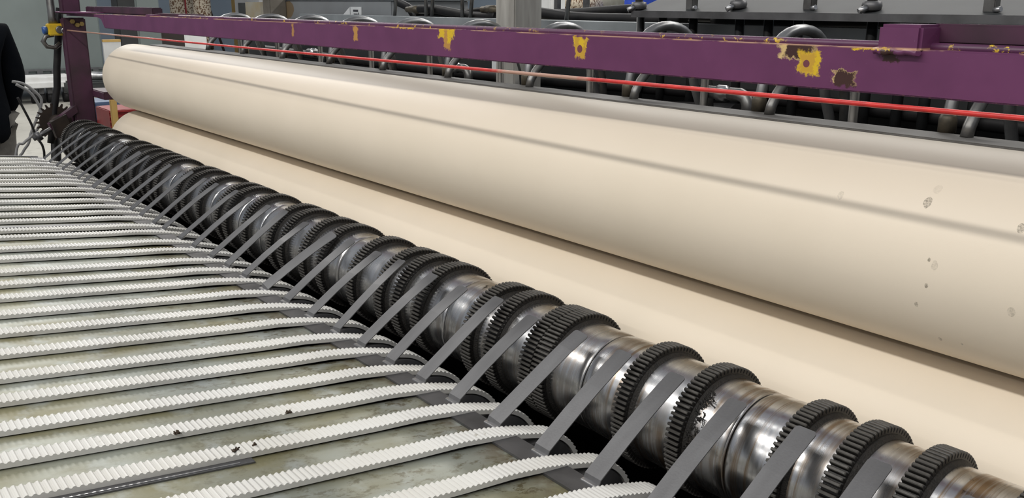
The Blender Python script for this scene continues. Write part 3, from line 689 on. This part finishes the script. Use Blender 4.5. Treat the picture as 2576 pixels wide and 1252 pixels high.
b0 = aX(190, 195, -15.5); e2 = empty('dark_trolley', (-15.5, b0.y+.4, -1.6), 'dark trolley with a silver bag behind the purple post', 'trolley')
MB().bbox(-15.9, -15.2, b0.y-.1, b0.y+1.1, -1.42, -1.22, .03).build('deck', dark_body, e2)
for dy in (.0, .9):
    for dx in (-15.8, -15.3): MB().tube([(dx, b0.y+dy-.04, -1.51), (dx, b0.y+dy+.04, -1.51)], .09, 14).build('caster', black_rub, e2)
c = aX(255, 186, -15.4); MB().tube([(-15.5, c.y-.35, -1.17), (-15.5, c.y-.1, -1.13), (-15.5, c.y+.2, -1.15), (-15.5, c.y+.35, -1.18)], [.03, .07, .06, .02], 10).build('silver_bag', chrome, None, 'crumpled silver bag on the dark trolley', 'bag')
# white board, dark post, cabinet
c0 = aX(258, 100, -9.); c1_ = aX(303, 100, -9.)
wb = empty('white_board', (-9, c0.y, -1.6), 'white board leaning behind the end of the upper roller', 'board')
MB().box(-9.03, -9., c0.y, c1_.y, -1.6, c0.z-.02).build('board_face', white_paint, wb); MB().box(-9.035, -8.995, c0.y, c1_.y, c0.z-.02, c0.z).build('top_edge', wood, wb)
def slabX(name, u0, u1, v0, X, d, mat, lab, cat, base=-1.6, top=None):
    a = aX(u0, v0, X); b = aX(u1, v0, X); return MB().bbox(X-d, X, a.y, b.y, base, a.z if top is None else top, .008).build(name, mat, None, lab, cat)
slabX('dark_post', 300, 345, 70, -9.5, .2, dark_body, 'dark square post behind the beam left of the grey cabinet', 'post', top=.9)
slabX('grey_cabinet', 348, 405, 70, -10.5, .5, grey_green, 'tall grey cabinet behind the far end of the beam', 'cabinet', top=1.4)
slabX('brown_cabinet', 400, 462, 70, -11.5, .5, simple('dark_brown', (.03, .02, .016), .6), 'dark brown cabinet beside the tall grey cabinet', 'cabinet', top=-.15)
slabX('cardboard_stack', 465, 520, 95, -12.5, .5, white_paint, 'pale boxed stack seen below the beam at the far end', 'boxes', top=-.35)
slabX('blue_tote', 238, 312, 258, -7.0, .35, blue_bin, 'blue tote standing behind the purple post', 'tote')
a = aX(238, 306, -6.9); b = aX(285, 306, -6.9); MB().bbox(-6.99, -6.96, a.y, b.y, -1.6, a.z, .006).build('dark_box', simple('navy_box', (.012, .016, .035), .4), None, 'navy box with pale stripe in front of the blue tote', 'box')
a = aX(274, 274, -6.6); b = aX(345, 274, -6.6)
rc_ = empty('red_crate', (-6.6, a.y, -1.6), 'red ribbed plastic crate stack behind the lower roller end', 'crate')
MB().bbox(-6.95, -6.6, a.y, b.y, -1.6, a.z-.01, .006).build('body', red_bin, rc_)
for k in range(9): MB().box(-6.605, -6.585, a.y-.005, b.y+.005, a.z-.025-.035*k, a.z-.012-.035*k).build('rib', red_bin, rc_)
a = aX(284, 250, -6.3); MB().bbox(-6.32, -6.29, a.y-.02, a.y+.02, -1.6, a.z, .003).build('yellow_stake', wood, None, 'yellowish stake in front of the red crate', 'stake')

# ------------------------------------------------------------------ background strip above the beam
def col_z(name, u, Y, r, z0, z1, mat, lab, cat):
    c = aY(u, 20, Y); return MB().latheZ([(z0, r*.96), (z0+.02, r), (z1, r)], c.x, c.y, 20).build(name, mat, None, lab, cat)
col_z('standing_carpet_roll', 456, 7.0, .24, -1.6, 1.6, carpet_m, 'cream patterned carpet roll standing at far left', 'carpet roll')
col_z('standing_carpet_roll', 486, 7.8, .17, -1.6, 1.6, carpet_dark, 'black carpet roll standing between the patterned rolls', 'carpet roll')
col_z('standing_carpet_roll', 508, 7.0, .18, -1.6, 1.6, carpet_m, 'brown patterned carpet roll standing right of the black roll', 'carpet roll')
c = aY(468, 20, 6.7); MB().box(c.x-.03, c.x+.03, 6.68, 6.7, -1.6, 1.6).build('red_strap', red_bin, None, 'red strap hanging before the patterned carpet roll', 'strap')
for u, w, lab in ((586, .10, 'yellow wooden post by the outlet on the blue wall'), (1109, .13, 'yellow wooden wall post behind the pipe tee'), (1158, .05, 'narrow wooden wall post left of the column')):
    c = aY(u, 20, 9.5); MB().bbox(c.x-w, c.x+w, 9.5, 9.62, -1.6, 3., .01).build('wooden_post', wood, None, lab, 'post')
c = aY(572, 12, 13.95); MB().bbox(c.x-.12, c.x+.12, 13.92, 13.99, c.z-.12, c.z+.12, .01).build('wall_outlet', simple('grey_outlet', (.2, .21, .21), .5), None, 'square grey outlet on the blue wall', 'outlet')
def slabY(name, u0, u1, v0, Y, d, mat, lab, cat, base=-1.6, top=None):
    a = aY(u0, v0, Y); b = aY(u1, v0, Y); return MB().bbox(a.x, b.x, Y, Y+d, base, a.z if top is None else top, .006).build(name, mat, None, lab, cat)
slabY('white_cabinet', 590, 652, 4, 8.5, .4, white_paint, 'white cabinet behind the small dark box', 'cabinet', top=1.2)
slabY('dark_cabinet', 598, 616, 7, 6.0, .4, dark_body, 'narrow dark cabinet left of the grey panel', 'cabinet')
slabY('grey_screen', 616, 655, 5, 5.8, .3, simple('stained_panel', (.22, .22, .2), .6, 0, (.2, .16, .09), 3), 'stained grey panel left of the weathered post', 'screen')
# leaning dark rods
for u0, u1, lab in ((520, 532, 'dark rod leaning against the blue wall, left one'), (506, 500, 'dark rod leaning beside the carpet roll')):
    YY = 8.0 if u0 > 510 else 9.2; a = aY(u1, 36, YY); b = aY(u0-14, -40, YY); MB().tube([a.lerp(b, -1.5), b.lerp(a, -1)], .03, 8).build('leaning_rod', carpet_dark, None, lab, 'rod')
# racks of stored carpet rolls, upper centre
MB().box(aY(1310, 20, 11).x, aY(1700, 20, 11).x, 11, 11.1, -1.6, 3.5).build('wall_partition', wall_w, None, 'white partition behind the stored carpet rolls', kind='structure')
def lay(u0, v0, u1, v1, Y0, Y1, r, mat, lab):
    a = aY(u0, v0, Y0); b = aY(u1, v1, Y1); e = empty('stored_carpet_roll', a, lab, 'carpet roll')
    MB().tube([a, b], r, 20).build('roll', mat, e); MB().tube([a.lerp(b, -.004), a.lerp(b, .0)], r*.5, 14).build('end_core', carpet_dark, e)
lay(1290, 6, 1352, 16, 6.6, 7.0, .10, cream_roll, 'cream carpet roll on the rack right of the column')
lay(1398, 2, 1500, 16, 6.2, 7.2, .085, carpet_m, 'patterned carpet roll on the rack, half hidden by the pale tube')
lay(1440, -6, 1550, 16, 7.4, 8.6, .13, cream_roll, 'cream carpet roll on the rack behind the patterned roll')
slabY('white_locker', 1349, 1384, 6, 6.0, .2, white_paint, 'white locker door between the stored carpet rolls', 'locker', top=1.)
mb = MB(); a = aY(1385, 25, 6.); b = aY(1560, 25, 6.6)
MB().box(a.x, b.x, 6.1, 6.15, a.z-.03, a.z+.0).build('rack_bar', dark_steel, None, 'dark rack bar under the stored carpet rolls', 'rack bar')
for u in (1398, 1470): c = aY(u, 20, 6.05); MB().box(c.x-.02, c.x+.02, 6.05, 6.1, -1.6, .6).build('rack_upright', dark_steel, None, 'dark rack upright %s' % ('beside the white locker' if u < 1420 else 'in front of the cream roll'), 'rack upright')
slabY('blue_machine', 1570, 1604, 4, 7.5, .5, simple('bright_blue_paint', (.02, .06, .42), .4), 'bright blue machine by the white partition', 'machine', top=.8)
slabY('pale_crate', 2085, 2195, 38, 9., 1., white_paint, 'pale crates glimpsed under the sloping plate', 'crates')
slabY('pale_machine', 2200, 2560, 40, 8., 1., simple('pale_machine', (.4, .42, .43), .5, 0, (.15, .15, .16), 4), 'pale machinery glimpsed behind the bracket', 'machine')

# ------------------------------------------------------------------ dangling grey cables at left
def cab(pts, lab, r=.007, mat=cable_grey, X=-5.3):
    P_ = [aX(u, v, X) for u, v in pts]
    o = hose(P_, r, 'dangling_cable', lab, mat, 8); o['category'] = 'cable'
cab(((30, 205), (62, 212), (98, 240), (104, 262), (92, 300), (78, 335), (72, 360), (58, 382), (45, 420), (42, 600)), 'grey cable looping out beside the black-clad person, outer loop')
cab(((40, 212), (75, 232), (98, 265), (105, 292), (98, 318), (80, 342), (60, 360), (40, 390), (36, 620)), 'grey cable looping out beside the person, inner loop', X=-5.25)
cab(((44, 245), (60, 275), (78, 310), (92, 345), (108, 370), (112, 420), (112, 640)), 'thin dark cable hanging from the person side to the strut', .006, black_rub, -5.2)

# ------------------------------------------------------------------ person (only the right edge is in view)
PX, PY = -6.0, .80
def skin_body(name, verts, edges_, radii, mat, parent, root=0, lv=2):
    m = bpy.data.meshes.new(name); off = wloc(parent)
    m.from_pydata([(PX-x-off.x, PY+y-off.y, z-off.z) for x, y, z in verts], edges_, []); m.materials.append(mat)
    o = bpy.data.objects.new(name, m); COL.objects.link(o); o.parent = parent
    md = o.modifiers.new('skin', 'SKIN'); md.use_smooth_shade = True
    for i, r in enumerate(radii):
        sv = m.skin_vertices[0].data[i]; sv.radius = r if isinstance(r, tuple) else (r, r); sv.use_root = (i == root)
    s2 = o.modifiers.new('sub', 'SUBSURF'); s2.levels = lv; s2.render_levels = lv
    return o
per = bpy.data.objects.new('person', None); COL.objects.link(per); per.location = (PX, PY, 0)
tag(per, 'person in black hooded top and grey trousers standing at the far end of the table', 'person')
# body faces away from the camera and stands sideways to the bed; +x towards the camera
bv = [(0, 0, .92), (0, 0, 1.06), (0, 0, 1.22), (0, 0, 1.38), (0, 0, 1.47), (0, 0, 1.54), (.01, 0, 1.60), (.01, 0, 1.70),
      (0, .10, .88), (.01, .11, .50), (-.01, .11, .09), (.10, .12, .035), (0, -.10, .88), (.01, -.11, .50), (-.01, -.11, .09), (.10, -.12, .035)]
be = [(0, 1), (1, 2), (2, 3), (3, 4), (4, 5), (5, 6), (6, 7), (0, 8), (8, 9), (9, 10), (10, 11), (0, 12), (12, 13), (13, 14), (14, 15)]
brd = [(.12, .16), (.115, .15), (.12, .165), (.12, .18), (.08, .10), .062, .088, .106, .10, .07, .05, .04, .10, .07, .05, .04]
skin_body('body', bv, be, brd, skin, per)
jv = [(0, 0, .765), (0, 0, .95), (0, 0, 1.12), (0, 0, 1.28), (0, 0, 1.40), (0, 0, 1.475),
      (0, .185, 1.415), (.0, .235, 1.17), (.09, .19, 1.00), (.12, .13, .95), (0, -.185, 1.415), (.0, -.235, 1.17), (.09, -.19, 1.00), (.12, -.13, .95)]
je = [(0, 1), (1, 2), (2, 3), (3, 4), (4, 5), (4, 6), (6, 7), (7, 8), (8, 9), (4, 10), (10, 11), (11, 12), (12, 13)]
jr = [.225, .215, .185, .185, .165, .09, .085, .070, .062, .056, .085, .070, .062, .056]
skin_body('hooded_top', jv, je, jr, dark_cloth, per)
skin_body('hood', [(-.03, 0, 1.46), (-.07, 0, 1.52), (-.03, 0, 1.56)], [(0, 1), (1, 2)], [(.09, .12), (.07, .11), (.05, .09)], dark_cloth, per)
tv = [(0, 0, .93), (0, .095, .86), (.01, .11, .50), (-.01, .11, .08), (0, -.095, .86), (.01, -.11, .50), (-.01, -.11, .08)]
skin_body('trousers', tv, [(0, 1), (1, 2), (2, 3), (0, 4), (4, 5), (5, 6)], [(.125, .165), .118, .092, .075, .118, .092, .075], trouser, per)
for sgn in (1, -1):
    skin_body('shoe', [(-.05, sgn*.11, .045), (.04, sgn*.112, .045), (.15, sgn*.12, .04)], [(0, 1), (1, 2)], [(.042, .045), (.045, .048), (.03, .04)], pants_shoe, per)
    hv = [(.12, sgn*.13, .95), (.15, sgn*.10, .925), (.165, sgn*.075, .91)]
    skin_body('hand', hv, [(0, 1), (1, 2)], [.028, (.02, .036), (.015, .034)], skin, per)
    for k in range(4):
        f0 = (.165+.008*k-.012, sgn*.078, .915-.016*k+.02)
        skin_body('finger', [f0, (f0[0]+.012, f0[1]-sgn*.03, f0[2]-.006), (f0[0]+.006, f0[1]-sgn*.05, f0[2]-.014)], [(0, 1), (1, 2)], [.009, .0085, .007], skin, per, lv=1)
    skin_body('thumb', [(.145, sgn*.105, .945), (.165, sgn*.085, .957), (.178, sgn*.065, .953)], [(0, 1), (1, 2)], [.011, .010, .008], skin, per, lv=1)
skin_body('hair', [(-.045, 0, 1.585), (-.035, 0, 1.65), (-.018, 0, 1.715), (0, 0, 1.775)], [(0, 1), (1, 2), (2, 3)], [.075, .098, .104, .085], hair_m, per)
skin_body('nose', [(.085, 0, 1.67), (.105, 0, 1.655)], [(0, 1)], [.012, .014], skin, per, lv=1)
for sgn in (1, -1):
    skin_body('ear', [(.01, sgn*.083, 1.675), (.005, sgn*.092, 1.65)], [(0, 1)], [(.018, .01), (.014, .01)], skin, per, lv=1)
    m = MB(); m.tube([(PX-.088, PY+sgn*.032-.012, 1.69-H), (PX-.088, PY+sgn*.032+.012, 1.69-H)], .007, 8).build('eye', ink, per)
MB().tube([(PX-.092, PY-.022, 1.615-H), (PX-.097, PY, 1.613-H), (PX-.092, PY+.022, 1.615-H)], .005, 6).build('mouth', simple('lips', (.33, .14, .12), .5), per)
